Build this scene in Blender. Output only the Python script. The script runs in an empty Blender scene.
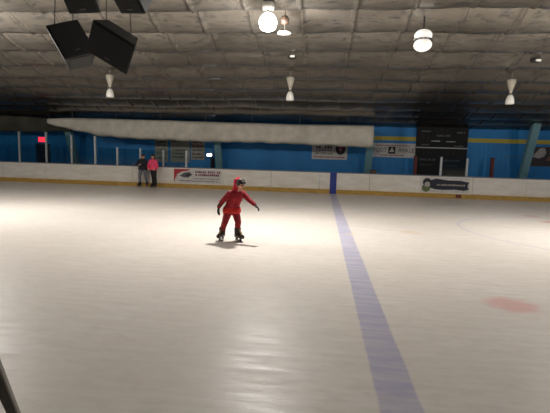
import bpy, bmesh, math, random
from mathutils import Vector, Matrix, noise
random.seed(7)
SC = bpy.context.scene
COL = SC.collection
V = Vector

# ------------------------------------------------------------------ camera
F_PX, YAW, PITCH, ROLL, EYE = 420.0, 0.10691888, 0.1146821, 0.02995078, 1.68
def cam_axes():
    cy, sy = math.cos(YAW), math.sin(YAW)
    fw = V((-sy * math.cos(PITCH), cy * math.cos(PITCH), -math.sin(PITCH)))
    rt = V((cy, sy, 0)); up = rt.cross(fw)
    c, s = math.cos(ROLL), math.sin(ROLL)
    return c * rt + s * up, -s * rt + c * up, fw
RT, UP, FW = cam_axes()
CAMP = V((0, 0, EYE))
def at(px, py, Y):
    """point of the upright plane y=Y that the photograph shows at px,py"""
    d = FW + RT * (px - 275) / F_PX - UP * (py - 206.5) / F_PX
    return CAMP + d * (Y / d.y)
def ground(px, py):
    d = FW + RT * (px - 275) / F_PX - UP * (py - 206.5) / F_PX
    return CAMP + d * (-EYE / d.z)
cam = bpy.data.cameras.new('camera'); co = bpy.data.objects.new('camera', cam); COL.objects.link(co)
cam.sensor_width = 36; cam.sensor_fit = 'HORIZONTAL'; cam.lens = F_PX / 550 * 36
cam.clip_start = .02
co.matrix_world = Matrix(((RT.x, UP.x, -FW.x, 0), (RT.y, UP.y, -FW.y, 0), (RT.z, UP.z, -FW.z, EYE), (0, 0, 0, 1)))
SC.camera = co
SC.view_settings.view_transform = 'Standard'
SC.view_settings.look = 'None'
SC.view_settings.gamma = 1
SC.view_settings.exposure = 1.55

# ------------------------------------------------------------------ materials
def srgb(*c):
    return tuple(((v / 255 + .055) / 1.055) ** 2.4 if v / 255 > .04045 else v / 255 / 12.92 for v in c) + (1,)
class NT:
    def __init__(s, name):
        s.m = bpy.data.materials.new(name); s.m.use_nodes = True
        s.t = s.m.node_tree; s.n = s.t.nodes; s.l = s.t.links
        s.b = s.n['Principled BSDF']
        s.pos = s.n.new('ShaderNodeNewGeometry').outputs['Position']
        s.obj = s.n.new('ShaderNodeTexCoord').outputs['Object']
    def link(s, a, b): s.l.new(a, b)
    def val(s, sock, v):
        if isinstance(v, bpy.types.NodeSocket): s.l.new(v, sock)
        else: sock.default_value = v
    def math(s, op, a, b=0.0, c=0.0, clamp=False):
        n = s.n.new('ShaderNodeMath'); n.operation = op; n.use_clamp = clamp
        s.val(n.inputs[0], a); s.val(n.inputs[1], b); s.val(n.inputs[2], c); return n.outputs[0]
    def mapping(s, vec, scale=(1, 1, 1), loc=(0, 0, 0), rot=(0, 0, 0)):
        n = s.n.new('ShaderNodeMapping'); s.link(vec, n.inputs[0])
        n.inputs['Scale'].default_value = scale; n.inputs['Location'].default_value = loc; n.inputs['Rotation'].default_value = rot
        return n.outputs[0]
    def noise(s, vec, scale, detail=4, rough=.55):
        n = s.n.new('ShaderNodeTexNoise'); s.link(vec, n.inputs['Vector'])
        n.inputs['Scale'].default_value = scale; n.inputs['Detail'].default_value = detail; n.inputs['Roughness'].default_value = rough
        return n.outputs[0]
    def ramp(s, v, stops):
        n = s.n.new('ShaderNodeValToRGB'); s.link(v, n.inputs[0]); e = n.color_ramp.elements
        while len(e) < len(stops): e.new(.5)
        for i, (p, c) in enumerate(stops): e[i].position = p; e[i].color = c
        return n.outputs[0]
    def mix(s, f, a, b, mode='MIX'):
        n = s.n.new('ShaderNodeMix'); n.data_type = 'RGBA'; n.blend_type = mode
        s.val(n.inputs[0], f); s.val(n.inputs[6], a); s.val(n.inputs[7], b); return n.outputs[2]
    def sep(s, vec):
        n = s.n.new('ShaderNodeSeparateXYZ'); s.link(vec, n.inputs[0]); return n.outputs
    def smooth(s, v, a, b, lo=0.0, hi=1.0):
        n = s.n.new('ShaderNodeMapRange'); n.interpolation_type = 'SMOOTHSTEP'; s.val(n.inputs[0], v)
        for i, k in enumerate((a, b, lo, hi)): n.inputs[i + 1].default_value = k
        return n.outputs[0]
    def bump(s, h, strength=.3, dist=.02):
        n = s.n.new('ShaderNodeBump'); s.link(h, n.inputs['Height'])
        n.inputs['Strength'].default_value = strength; n.inputs['Distance'].default_value = dist
        s.link(n.outputs[0], s.b.inputs['Normal'])
    def color(s, c): s.val(s.b.inputs['Base Color'], c)
    def rough(s, r): s.val(s.b.inputs['Roughness'], r)

def plain(name, rgb, rough=.6, metal=0.0, var=.12, scale=9, bump=0.0):
    t = NT(name); c = srgb(*rgb)
    d = tuple(max(0, v * (1 - var)) for v in c[:3]) + (1,); l = tuple(min(1, v * (1 + var)) for v in c[:3]) + (1,)
    nz = t.noise(t.obj, scale)
    t.color(t.ramp(nz, [(.3, d), (.7, l)])); t.rough(rough); t.b.inputs['Metallic'].default_value = metal
    if bump: t.bump(t.noise(t.obj, scale * 12, 3), bump, .004)
    return t.m
def glow(name, rgb, strength, body=(240, 240, 235)):
    t = NT(name); nz = t.noise(t.obj, 6)
    t.color(srgb(*body)); t.rough(.3)
    t.val(t.b.inputs['Emission Color'], t.mix(nz, srgb(*rgb), tuple(min(1, v * 1.03) for v in srgb(*rgb)[:3]) + (1,)))
    t.b.inputs['Emission Strength'].default_value = strength
    return t.m

BLUE_X = .61
def ice_material():
    t = NT('ice')
    x, y, z = t.sep(t.pos)
    streak = t.noise(t.mapping(t.pos, (.55, 5.5, 1), rot=(0, 0, .06)), 2.2, 6, .62)
    fine = t.noise(t.mapping(t.pos, (3, 26, 1), rot=(0, 0, -.05)), 3.5, 4, .6)
    cloud = t.noise(t.pos, .55, 4)
    base = t.ramp(cloud, [(.3, srgb(232, 224, 214)), (.7, srgb(247, 241, 234))])
    base = t.mix(t.smooth(streak, .35, .7), base, srgb(231, 222, 212))
    base = t.mix(t.math('MULTIPLY', t.smooth(fine, .56, .72), .5), base, srgb(252, 250, 247))
    mott = t.noise(t.mapping(t.pos, (1, 2.4, 1), rot=(0, 0, .1)), 4.5, 5, .65)
    base = t.mix(t.smooth(mott, .42, .7, 0, .45), base, srgb(214, 206, 197))
    scr = t.noise(t.mapping(t.pos, (.35, 14, 1), rot=(0, 0, .35)), 3.0, 3, .5)
    base = t.mix(t.smooth(scr, .66, .72, 0, .35), base, srgb(206, 198, 190))
    wear = t.math('ADD', .55, t.math('MULTIPLY', t.smooth(streak, .3, .7), .45))
    wob = t.math('MULTIPLY', t.math('SUBTRACT', t.noise(t.pos, 2.2, 4), .5), .035)
    dx = t.math('ABSOLUTE', t.math('ADD', t.math('SUBTRACT', x, BLUE_X), wob))
    line = t.math('MULTIPLY', t.smooth(dx, .135, .16, 1, 0), t.math('MULTIPLY', wear, .62))
    c = t.mix(line, base, srgb(148, 154, 206))
    def circ(cx, cy): 
        a = t.math('SUBTRACT', x, cx); b = t.math('SUBTRACT', y, cy)
        return t.math('SQRT', t.math('ADD', t.math('MULTIPLY', a, a), t.math('MULTIPLY', b, b)))
    r = circ(6.9, 11.2)
    ring = t.smooth(t.math('ABSOLUTE', t.math('SUBTRACT', r, 3.17)), .02, .06, 1, 0)
    c = t.mix(t.math('MULTIPLY', ring, t.math('MULTIPLY', t.smooth(cloud, .35, .6), .30)), c, srgb(140, 130, 195))
    frag = t.noise(t.mapping(t.pos, (1, 2.2, 1)), 3.0, 5, .7)
    def spot(cx, cy, rad, col, amt):
        nonlocal c
        d = t.math('ADD', circ(cx, cy), t.math('MULTIPLY', t.math('SUBTRACT', frag, .5), rad * 1.3))
        c = t.mix(t.math('MULTIPLY', t.smooth(d, rad * .35, rad, 1, 0), amt), c, srgb(*col))
    spot(2.37, 5.22, .40, (226, 128, 132), .42)
    spot(7.05, 14.8, .35, (214, 120, 125), .4)
    spot(6.9, 13.4, .32, (214, 110, 115), .55)
    spot(2.2, 10.3, .38, (222, 196, 160), .4)
    spot(.74, 9.6, .20, (225, 212, 190), .5)
    t.color(c)
    t.rough(t.smooth(streak, .3, .7, .30, .46))
    t.b.inputs['IOR'].default_value = 1.31
    h = t.math('ADD', t.math('MULTIPLY', streak, .25), t.math('ADD', t.math('MULTIPLY', fine, .6), t.math('MULTIPLY', t.noise(t.mapping(t.pos, (9, 22, 1), rot=(0, 0, .2)), 3.0, 3, .6), .5)))
    t.bump(h, .5, .004)
    return t.m

def ceiling_material():
    t = NT('ceiling_vinyl')
    x, y, z = t.sep(t.pos)
    n1 = t.noise(t.mapping(t.pos, (.5, 1.2, 1)), .8, 5, .6)
    n2 = t.noise(t.mapping(t.pos, (1.5, 3.5, 1)), 2.2, 5, .65)
    c = t.ramp(n1, [(.3, srgb(108, 103, 94)), (.55, srgb(134, 128, 119)), (.75, srgb(152, 146, 137))])
    c = t.mix(t.smooth(n2, .48, .72, 0, .7), c, srgb(58, 62, 72))
    def dark_patch(cx, cy, rx, ry, col, amt):  # darkens the ceiling colour around a set point, edge broken by noise
        nonlocal c
        a = t.math('DIVIDE', t.math('SUBTRACT', x, cx), rx); b = t.math('DIVIDE', t.math('SUBTRACT', y, cy), ry)
        d = t.math('SQRT', t.math('ADD', t.math('MULTIPLY', a, a), t.math('MULTIPLY', b, b)))
        d = t.math('ADD', d, t.math('MULTIPLY', t.math('SUBTRACT', n2, .5), .9))
        c = t.mix(t.smooth(d, .45, 1.05, amt, 0), c, srgb(*col))
    dark_patch(5.0, 20.0, 2.0, 5.5, (44, 42, 42), .72)
    dark_patch(9.0, 23.5, 7.0, 3.0, (62, 64, 68), .6)
    dark_patch(-17, 20.5, 6.0, 5.0, (52, 52, 44), .75)
    t.color(c); t.rough(.24); t.b.inputs['Metallic'].default_value = .7
    t.bump(t.noise(t.mapping(t.pos, (2, 5, 1)), 3.0, 5, .6), .22, .03)
    return t.m

def wall_material():
    t = NT('blue_wall_paint')
    x, y, z = t.sep(t.pos)
    n = t.noise(t.pos, .6, 5)
    c = t.ramp(n, [(.3, srgb(24, 122, 190)), (.7, srgb(40, 144, 212))])
    zb = t.math('SUBTRACT', z, t.math('MULTIPLY', x, .0))
    band = t.math('MULTIPLY', t.smooth(zb, 2.87, 2.90), t.smooth(zb, 3.10, 3.13, 1, 0))
    c = t.mix(t.math('MULTIPLY', band, t.smooth(x, 1.5, 1.6)), c, srgb(196, 178, 62))
    t.color(c); t.rough(.55)
    cor = t.math('SINE', t.math('MULTIPLY', x, 26)); t.bump(cor, .25, .01)
    return t.m

def board_material():
    t = NT('dasher_plastic')
    x, y, z = t.sep(t.pos)
    n = t.noise(t.mapping(t.pos, (.8, 1, 3)), 1.6, 5); s = t.noise(t.mapping(t.pos, (1, 1, 7)), 5, 4)
    c = t.ramp(n, [(.3, srgb(222, 214, 200)), (.7, srgb(240, 234, 224))])
    c = t.mix(t.smooth(s, .6, .75, 0, .4), c, srgb(150, 142, 130))
    c = t.mix(t.math('MULTIPLY', t.smooth(t.math('ADD', z, t.math('MULTIPLY', n, .25)), .28, .5, 1, 0), .35), c, srgb(205, 180, 130))
    t.color(c); t.rough(.4); return t.m
def kick_material():
    t = NT('kickplate_plastic')
    x, y, z = t.sep(t.pos)
    n = t.noise(t.mapping(t.pos, (1, 1, 6)), 2.5, 5)
    c = t.ramp(n, [(.3, srgb(160, 124, 48)), (.55, srgb(196, 156, 72)), (.75, srgb(120, 86, 38))])
    t.color(c); t.rough(.45); return t.m
def glass_material():
    t = NT('acrylic_pane')
    for n in list(t.n):
        if n.type == 'BSDF_PRINCIPLED': t.n.remove(n)
    out = t.n['Material Output']
    tr = t.n.new('ShaderNodeBsdfTransparent'); tr.inputs[0].default_value = (.80, .86, .86, 1)
    gl = t.n.new('ShaderNodeBsdfGlossy'); gl.inputs['Roughness'].default_value = .08
    fr = t.n.new('ShaderNodeFresnel'); fr.inputs[0].default_value = 1.45
    smear = t.noise(t.obj, 3)
    f = t.math('ADD', t.math('MULTIPLY', fr.outputs[0], .7), t.math('MULTIPLY', smear, .015))
    mx = t.n.new('ShaderNodeMixShader'); t.link(f, mx.inputs[0]); t.link(tr.outputs[0], mx.inputs[1]); t.link(gl.outputs[0], mx.inputs[2])
    t.link(mx.outputs[0], out.inputs[0]); return t.m

M = dict(
    ice=ice_material(), ceil=ceiling_material(), wall=wall_material(), board=board_material(), kick=kick_material(), glass=glass_material(),
    concrete=plain('rubber_floor', (58, 56, 54), .8), sidewall=plain('side_wall_paint', (38, 110, 170), .7),
    cap=plain('cap_rail_plastic', (120, 124, 128), .5), bluestripe=plain('blue_board_film', (38, 58, 140), .45),
    alu=plain('aluminium_post', (170, 174, 174), .4, .3), seamgrey=plain('board_joint', (120, 112, 100), .7),
    teal=plain('pale_teal_steel', (120, 162, 170), .5), tarp=plain('white_tarp', (212, 205, 190), .6, 0, .14, 2.2, .5),
    lefttarp=plain('left_tarp', (78, 76, 62), .7, 0, .3, 1.5, .5), black=plain('black_paint', (9, 9, 10), .7),
    grille=plain('black_grille_cloth', (8, 8, 8), .9), greymetal=plain('grey_metal', (112, 110, 106), .4, .5),
    platedark=plain('speaker_end_plate', (26, 25, 24), .7), endgrey=plain('dark_grey_plate', (62, 58, 54), .6),
    whitepaint=plain('white_enamel', (226, 222, 212), .35), lens=plain('acrylic_lens', (236, 234, 226), .25),
    dullenamel=plain('dull_enamel', (168, 162, 146), .6, 0, .2, 6), brown=plain('brown_enamel', (74, 58, 48), .5), bulb_on=glow('lit_lamp_lens', (255, 248, 238), 7.0),
    bulb_dim=glow('dim_lamp_lens', (255, 248, 236), .22),
    lamp_small=glow('small_lamp_glow', (225, 240, 255), 6), exit_red=glow('exit_sign_glow', (230, 40, 60), 1.0, (180, 30, 40)),
    door=plain('dark_door', (46, 34, 30), .6), doorframe=plain('door_frame_paint', (60, 84, 90), .6),
    signwhite=plain('white_sign_vinyl', (206, 202, 196), .5), signtan=plain('beige_sign_board', (168, 164, 148), .6),
    ink=plain('dark_ink', (36, 34, 38), .6), inkgrey=plain('grey_ink', (86, 84, 88), .6), inkred=plain('red_ink', (160, 52, 58), .6),
    maroon=plain('maroon_ink', (112, 28, 56), .6), bannerred=plain('banner_red', (176, 40, 50), .5), inkgreen=plain('green_ink', (96, 108, 62), .6),
    scoreblack=plain('scoreboard_black', (8, 8, 9), .7), scoregrey=plain('scoreboard_lettering', (92, 92, 94), .6),
    scorewhite=plain('scoreboard_trim', (190, 190, 186), .6), ledred=plain('unlit_red_digit', (60, 20, 20), .5),
    rust=plain('red_brown_paint', (112, 48, 42), .6), posterdark=plain('poster_dark', (52, 42, 40), .5), posterpale=plain('poster_pale', (176, 170, 164), .5),
    posterbrown=plain('poster_brown', (124, 84, 62), .5), navy=plain('navy_vinyl', (24, 26, 44), .5),
    skin=plain('skin', (206, 150, 122), .5, 0, .06), hair=plain('dark_hair', (26, 20, 18), .6, 0, .3, 40), lips=plain('lips', (150, 80, 74), .5),
    eyew=plain('eye', (40, 30, 28), .2), red=plain('dark_red_fleece', (150, 16, 30), .8, 0, .22, 14, .3), redtrouser=plain('red_trouser_cloth', (138, 15, 26), .8, 0, .22, 16, .3),
    redshirt=plain('bright_red_shirt', (198, 36, 26), .75, 0, .2, 18, .3), glove=plain('black_glove_knit', (24, 22, 24), .8),
    hood=plain('red_hood', (188, 24, 48), .8, 0, .15, 14, .3),
    boot=plain('brown_black_boot', (52, 42, 32), .5, 0, .5, 30), bootpale=plain('boot_tan_panel', (150, 124, 84), .6), steel=plain('skate_steel', (180, 184, 190), .25, .9), holder=plain('blade_holder', (60, 60, 62), .5),
    darkjacket=plain('dark_jacket_cloth', (34, 34, 40), .8, 0, .3, 14), jeans=plain('grey_jeans', (106, 106, 116), .8, 0, .2, 12), pink=plain('pink_top_cloth', (255, 78, 118), .7, 0, .12, 12),
    leggings=plain('black_leggings', (28, 26, 32), .8), blackboot=plain('black_boot', (20, 19, 20), .5),
)

# ------------------------------------------------------------------ objects
def link(o, parent=None):
    COL.objects.link(o)
    if parent: o.parent = parent
    return o
def obj(name, bm, m, parent=None, smooth=False):
    me = bpy.data.meshes.new(name); bmesh.ops.recalc_face_normals(bm, faces=bm.faces[:]); bm.to_mesh(me); bm.free()
    for mm in (m if isinstance(m, (list, tuple)) else [m]): me.materials.append(mm)
    if smooth:
        for p in me.polygons: p.use_smooth = True
    return link(bpy.data.objects.new(name, me), parent)
def tag(o, label=None, cat=None, group=None, kind=None):
    if label: o['label'] = label
    if cat: o['category'] = cat
    if group: o['group'] = group
    if kind: o['kind'] = kind
    return o
def thing(name, label, cat, loc=(0, 0, 0), rz=0, group=None):
    o = bpy.data.objects.new(name, None); o.empty_display_size = .1; link(o)
    o.location = loc; o.rotation_euler = (0, 0, rz)
    return tag(o, label, cat, group)
def copy_tree(o, parent=None):
    c = o.copy(); COL.objects.link(c); c.parent = parent
    for ch in list(o.children): copy_tree(ch, c)
    return c
def B(): return bmesh.new()
def box(bm, x0, x1, y0, y1, z0, z1, bev=0.0, mat=None):
    r = bmesh.ops.create_cube(bm, size=1)
    for v in r['verts']:
        v.co = V((x0 + (v.co.x + .5) * (x1 - x0), y0 + (v.co.y + .5) * (y1 - y0), z0 + (v.co.z + .5) * (z1 - z0)))
    if bev:
        es = list({e for v in r['verts'] for e in v.link_edges})
        bmesh.ops.bevel(bm, geom=es, offset=bev, segments=2, affect='EDGES')
    return bm
def prism(bm, pts, y0, y1):
    """outline pts (x,z) given thickness in y"""
    a = [bm.verts.new((x, y0, z)) for x, z in pts]; b = [bm.verts.new((x, y1, z)) for x, z in pts]
    bm.faces.new(a); bm.faces.new(b[::-1]); n = len(pts)
    for i in range(n): bm.faces.new((a[i], b[i], b[(i + 1) % n], a[(i + 1) % n]))
    return bm
def lathe(bm, prof, c=(0, 0, 0), n=24):
    c = V(c); rings = []
    for r, z in prof:
        if r < 1e-5: rings.append([bm.verts.new(c + V((0, 0, z)))])
        else: rings.append([bm.verts.new(c + V((r * math.cos(k * math.tau / n), r * math.sin(k * math.tau / n), z))) for k in range(n)])
    for a, b in zip(rings, rings[1:]):
        for k in range(n):
            f = [a[k % len(a)], a[(k + 1) % len(a)], b[(k + 1) % len(b)], b[k % len(b)]]
            f = list(dict.fromkeys(f))
            if len(f) > 2: bm.faces.new(f)
    for ring, flip in ((rings[0], True), (rings[-1], False)):
        if len(ring) > 2: bm.faces.new(ring)
    return bm
def frame_of(d):
    d = V(d).normalized(); a = V((0, 0, 1)) if abs(d.z) < .95 else V((1, 0, 0))
    u = d.cross(a).normalized(); return u, u.cross(d).normalized(), d
def tube(bm, pts, r, n=10):
    pts = [V(p) for p in pts]; rs = r if isinstance(r, (list, tuple)) else [r] * len(pts); rings = []
    for i, p in enumerate(pts):
        d = pts[min(i + 1, len(pts) - 1)] - pts[max(i - 1, 0)]
        u, w, _ = frame_of(d)
        rings.append([bm.verts.new(p + (u * math.cos(k * math.tau / n) + w * math.sin(k * math.tau / n)) * rs[i]) for k in range(n)])
    for a, b in zip(rings, rings[1:]):
        for k in range(n): bm.faces.new((a[k], a[(k + 1) % n], b[(k + 1) % n], b[k]))
    bm.faces.new(rings[0][::-1]); bm.faces.new(rings[-1]); return bm
def bar(bm, p0, p1, w, h):
    u, v, d = frame_of(V(p1) - V(p0))
    vs = [bm.verts.new(V(p) + u * a * w / 2 + v * b * h / 2) for p in (p0, p1) for a, b in ((-1, -1), (1, -1), (1, 1), (-1, 1))]
    for f in ((3, 2, 1, 0), (4, 5, 6, 7), (0, 1, 5, 4), (1, 2, 6, 5), (2, 3, 7, 6), (3, 0, 4, 7)): bm.faces.new([vs[i] for i in f])
    return bm
def cap(bm, p0, r0, p1=None, r1=None, n=14, sc=None):
    """tapered capsule (or ellipsoid when p1 is None, sc = axis scales)"""
    p0 = V(p0)
    if p1 is None:
        r = bmesh.ops.create_uvsphere(bm, u_segments=n + 4, v_segments=n, radius=1)
        for v in r['verts']: v.co = p0 + V((v.co.x * r0 * (sc or (1, 1, 1))[0], v.co.y * r0 * (sc or (1, 1, 1))[1], v.co.z * r0 * (sc or (1, 1, 1))[2]))
        return bm
    p1 = V(p1); u, w, d = frame_of(p1 - p0); L = (p1 - p0).length; rings = []
    m = 5
    st = [(-r0 * math.cos(a * math.pi / 2 / m), r0 * math.sin(a * math.pi / 2 / m)) for a in range(0, m + 1)]
    st += [(L + r1 * math.sin(a * math.pi / 2 / m), r1 * math.cos(a * math.pi / 2 / m)) for a in range(0, m + 1)]
    for z, r in st:
        if r < 1e-6: rings.append([bm.verts.new(p0 + d * z)])
        else: rings.append([bm.verts.new(p0 + d * z + (u * math.cos(k * math.tau / n) + w * math.sin(k * math.tau / n)) * r) for k in range(n)])
    for a, b in zip(rings, rings[1:]):
        for k in range(n):
            f = list(dict.fromkeys([a[k % len(a)], a[(k + 1) % len(a)], b[(k + 1) % len(b)], b[k % len(b)]]))
            if len(f) > 2: bm.faces.new(f)
    return bm
def fused(name, bm, m, parent, voxel=.008, it=4, cut=None):
    """melt overlapping volumes into one smooth continuous surface"""
    bmesh.ops.recalc_face_normals(bm, faces=bm.faces[:])
    me = bpy.data.meshes.new(name); bm.to_mesh(me); bm.free()
    o = bpy.data.objects.new(name, me); COL.objects.link(o)
    r = o.modifiers.new('r', 'REMESH'); r.mode = 'VOXEL'; r.voxel_size = voxel; r.use_smooth_shade = True
    s = o.modifiers.new('s', 'SMOOTH'); s.iterations = it; s.factor = .5
    dg = bpy.context.evaluated_depsgraph_get()
    me2 = bpy.data.meshes.new_from_object(o.evaluated_get(dg))
    bpy.data.objects.remove(o); bpy.data.meshes.remove(me)
    if cut is not None:                                           # a straight garment hem
        b2 = bmesh.new(); b2.from_mesh(me2)
        g = bmesh.ops.bisect_plane(b2, geom=b2.verts[:] + b2.edges[:] + b2.faces[:], plane_co=(0, 0, cut), plane_no=(0, 0, -1), clear_outer=True)
        bmesh.ops.holes_fill(b2, edges=[e for e in b2.edges if e.is_boundary], sides=0)
        b2.to_mesh(me2); b2.free()
    me2.name = name; me2.materials.clear(); me2.materials.append(m)
    for p in me2.polygons: p.use_smooth = True; p.material_index = 0
    return link(bpy.data.objects.new(name, me2), parent)
def letters(name, body, m, parent, size, loc, width=None, thick=.004):
    cu = bpy.data.curves.new(name, 'FONT'); cu.body = body; cu.size = size; cu.align_x = 'CENTER'; cu.align_y = 'CENTER'; cu.extrude = thick
    o = bpy.data.objects.new(name, cu); COL.objects.link(o)
    me = bpy.data.meshes.new_from_object(o.evaluated_get(bpy.context.evaluated_depsgraph_get()))
    bpy.data.objects.remove(o); bpy.data.curves.remove(cu)
    xs = [v.co.x for v in me.vertices]; k = width / (max(xs) - min(xs)) if width else 1
    for v in me.vertices: v.co = V((v.co.x * k, -v.co.z, v.co.y))
    me.name = name; me.materials.clear(); me.materials.append(m)
    o = link(bpy.data.objects.new(name, me), parent); o.location = loc; return o
def word_marks(bm, x0, x1, z, h, y0, y1, seed=0, cw=None):
    """a row of small marks like a line of lettering too small to read"""
    rnd = random.Random(seed); x = x0; segs = []; cw = cw or h * .75
    while x < x1 - cw * .5:
        if segs and rnd.random() < .14: x += cw * .7; continue
        w = cw * rnd.uniform(.55, .85); hh = h * rnd.uniform(.75, 1)
        segs.append((x, min(x + w, x1), hh)); x += cw
    zb = z - h / 2; pts = [(segs[0][0], zb)]; thin = h * .12
    top = []
    for i, (a, b, hh) in enumerate(segs):
        top += [(a, zb + hh), (b, zb + hh)]
        if i < len(segs) - 1: top += [(b, zb + thin), (segs[i + 1][0], zb + thin)]
    poly = [(segs[0][0], zb)] + top + [(segs[-1][1], zb)]
    return prism(bm, poly, y0, y1)

# ------------------------------------------------------------------ the setting
D_BOARD, Y_WALL = 21.1, 25.0
XL, XR, Y_NEAR = -27.0, 19.0, -4.0
EAVE = at(490, 124, Y_WALL).z
SLOPE = .0957
H0 = EAVE + SLOPE * Y_WALL
def roof_z(y): return H0 - SLOPE * y
K = Y_WALL / 22.4

bm = B(); box(bm, XL, XR, .75, D_BOARD + .12, -.1, 0); tag(obj('floor', bm, M['ice']), kind='structure')
bm = B(); box(bm, XL, XR, D_BOARD + .12, Y_WALL + .2, -.1, -.002); box(bm, XL, XR, Y_NEAR, .75, -.1, -.002)
tag(obj('floor', bm, M['concrete']), kind='structure')
bm = B(); box(bm, XL, XR, Y_WALL, Y_WALL + .2, -.1, EAVE + .6); tag(obj('wall_far', bm, M['wall']), kind='structure')
bm = B(); box(bm, XL - .2, XL, Y_NEAR, Y_WALL, -.1, H0 + .9); tag(obj('wall_left', bm, M['sidewall']), kind='structure')
bm = B(); box(bm, XR, XR + .2, Y_NEAR, Y_WALL, -.1, H0 + .9); tag(obj('wall_right', bm, M['sidewall']), kind='structure')
bm = B(); box(bm, XL, XR, Y_NEAR - .2, Y_NEAR, -.1, H0 + .9); tag(obj('wall_near', bm, M['sidewall']), kind='structure')

# ceiling: vinyl faced insulation sagging between purlins, with raised seams running down the slope
PUR = [-4.6, -3.1, -1.6, -.1, 1.4, 2.9, 4.4, 5.9, 7.45, 8.95] + [k * K for k in (9.32, 10.5, 11.8, 13.12, 14.5, 15.88, 17.4, 18.9, 20.3)] + [24.15, 25.6]
PUR = sorted(PUR)
def ceiling():
    S = 1.13 * K; xs = []
    k0 = int((XL + .56 * K) / S) - 1
    for k in range(k0, int((XR + .56 * K) / S) + 2):
        b = -.56 * K + k * S
        for f in (-.02, -.008, .008, .02, .1, .22, .36, .5, .64, .78, .9, 1.0):
            x = b + f * S if f in (.1, .22, .36, .5, .64, .78, .9) else (b + f * S if f < .1 else None)
            if x is not None and XL - .1 <= x <= XR + .1: xs.append((x, k, f))
    ys = []
    for a, b in zip(PUR, PUR[1:]):
        for t in (0, .012, .03, .08, .16, .28, .4, .52, .64, .76, .86, .93, .97, .988): ys.append((a + t * (b - a), t, a, b))
    bm = B(); g = []
    for (y, t, a, b) in ys:
        row = []
        for (x, k, f) in xs:
            bay = PUR.index(a)
            w = noise.noise(V((x * .35, bay * 1.7, .3))) * .6 + noise.noise(V((x * 1.1, y * .8, 2.1))) * .4
            T0 = .70
            tt = 1 - (1 - t / T0) ** 2 if t < T0 else math.cos((t - T0) / (1 - T0) * math.pi / 2) ** 1.2
            sag = (.26 + .09 * w) * tt
            if t < .02 or t > .98: sag = .035                       # purlin flange
            seam = (.028 if abs(f) < .01 else .0) if t > .02 and t < .98 else 0
            n = noise.noise(V((x * 2.3, y * 2.9, 5))) * .016
            z = roof_z(y) - sag - seam + n
            row.append(bm.verts.new((x, y, z)))
        g.append(row)
    for r0, r1 in zip(g, g[1:]):
        for i in range(len(r0) - 1): bm.faces.new((r0[i], r0[i + 1], r1[i + 1], r1[i]))
    o = obj('ceiling', bm, M['ceil'], smooth=True)
    s = o.modifiers.new('solid', 'SOLIDIFY'); s.thickness = .05; s.offset = 1
    return tag(o, kind='structure')
ceiling()

# sloping steel columns along the far wall
for px, py, lab in ((77, 162, 'pale column on the blue wall behind the glass at the far left'), (220, 168, 'pale teal column just right of the small lit lamp'),
               (367, 175, 'pale teal column below the right end of the white bulkhead'), (521, 177, 'leaning pale teal column right of the scoreboard, beside the dark poster')):
    p = at(px, py, 24.55)
    c = thing('steel_column', lab, 'column', (p.x, 24.9, 0), 0, 'steel columns along the blue wall')
    zt_ = roof_z(23.4) - .06 if px > 500 else 3.2
    bm = B(); bar(bm, (0, -.1, .02), (0, -.1 - 1.48 * zt_ / 4.1, zt_), .38, .26); obj('shaft', bm, M['teal'], c)
    bm = B(); box(bm, -.26, .26, -.34, .08, -.002, .03); obj('base_plate', bm, M['greymetal'], c)

# ------------------------------------------------------------------ far boards
def boards(y, label, near=False):
    s = -1 if near else 1
    t = thing('dasher_boards', label, 'rink boards', (0, y, 0))
    x = XL + .1
    while x < XR - .2:
        x1 = min(x + 2.44, XR - .1)
        bm = B(); box(bm, x + .006, x1 - .006, min(0, s * .1), max(0, s * .1), .0, 1.03, .004); obj('panel', bm, M['board'], t)
        x = x1
    bm = B(); box(bm, XL + .1, XR - .1, min(-s * .02, s * .0), max(-s * .02, 0), .0, .21, .006); obj('kickplate', bm, M['kick'], t)
    bm = B(); box(bm, XL + .1, XR - .1, min(-s * .025, s * .13), max(-s * .025, s * .13), 1.03, 1.075, .012); obj('cap_rail', bm, M['cap'], t)
    bm = B(); box(bm, BLUE_X - .16, BLUE_X + .16, min(-s * .03, 0), max(-s * .03, 0), .002, 1.075); obj('blue_stripe', bm, M['bluestripe'], t)
    return t
fb = boards(D_BOARD, 'long white rink boards with yellow kickplate on the far side of the ice')
p = at(458.5, 196, D_BOARD - .03)
bm = B(); box(bm, p.x - .13, p.x + .13, -.032, -.02, .03, .2, .004); tag(obj('kickplate_patch', bm, M['rust'], fb), 'dark red patch on the kickplate')
boards(.78, 'white rink boards on the near side of the ice, below the camera', True)

# glass on the boards
def glass(name, posts, label):
    pts = []
    for px, py in posts:
        q = at(px, py, D_BOARD + .06); pts.append((q.x, q.z))
    t = thing(name, label, 'glass screen', (0, D_BOARD + .055, 1.075))
    for x, z in pts:
        bm = B(); box(bm, x - .05, x + .05, -.04, .04, 0, z - 1.075, .006); obj('post', bm, M['alu'], t)
    for (x0, z0), (x1, z1) in zip(pts, pts[1:]):
        h = min(z0, z1) - 1.1
        bm = B(); box(bm, x0 + .05, x1 - .05, -.006, .006, .0, h); obj('pane', bm, M['glass'], t)
    return t
glass('glass_screen', [(-30, 131), (-5, 131), (19, 131.5), (46, 132), (71.5, 135), (95, 136)], 'tall clear glass screen with five grey posts on the boards, far left')
gl = glass('glass_screen', [(117.5, 147.3), (140.5, 148.5), (163.5, 150), (186.5, 150.5)], 'low clear glass screen on the boards behind the two people')
q0, q1 = at(96.5, 147, D_BOARD + .06), at(117.5, 147.3, D_BOARD + .06)
bm = B(); box(bm, q0.x + .12, q1.x - .05, -.006, .006, 0, q1.z - 1.1); obj('pane', bm, M['glass'], gl)
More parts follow.
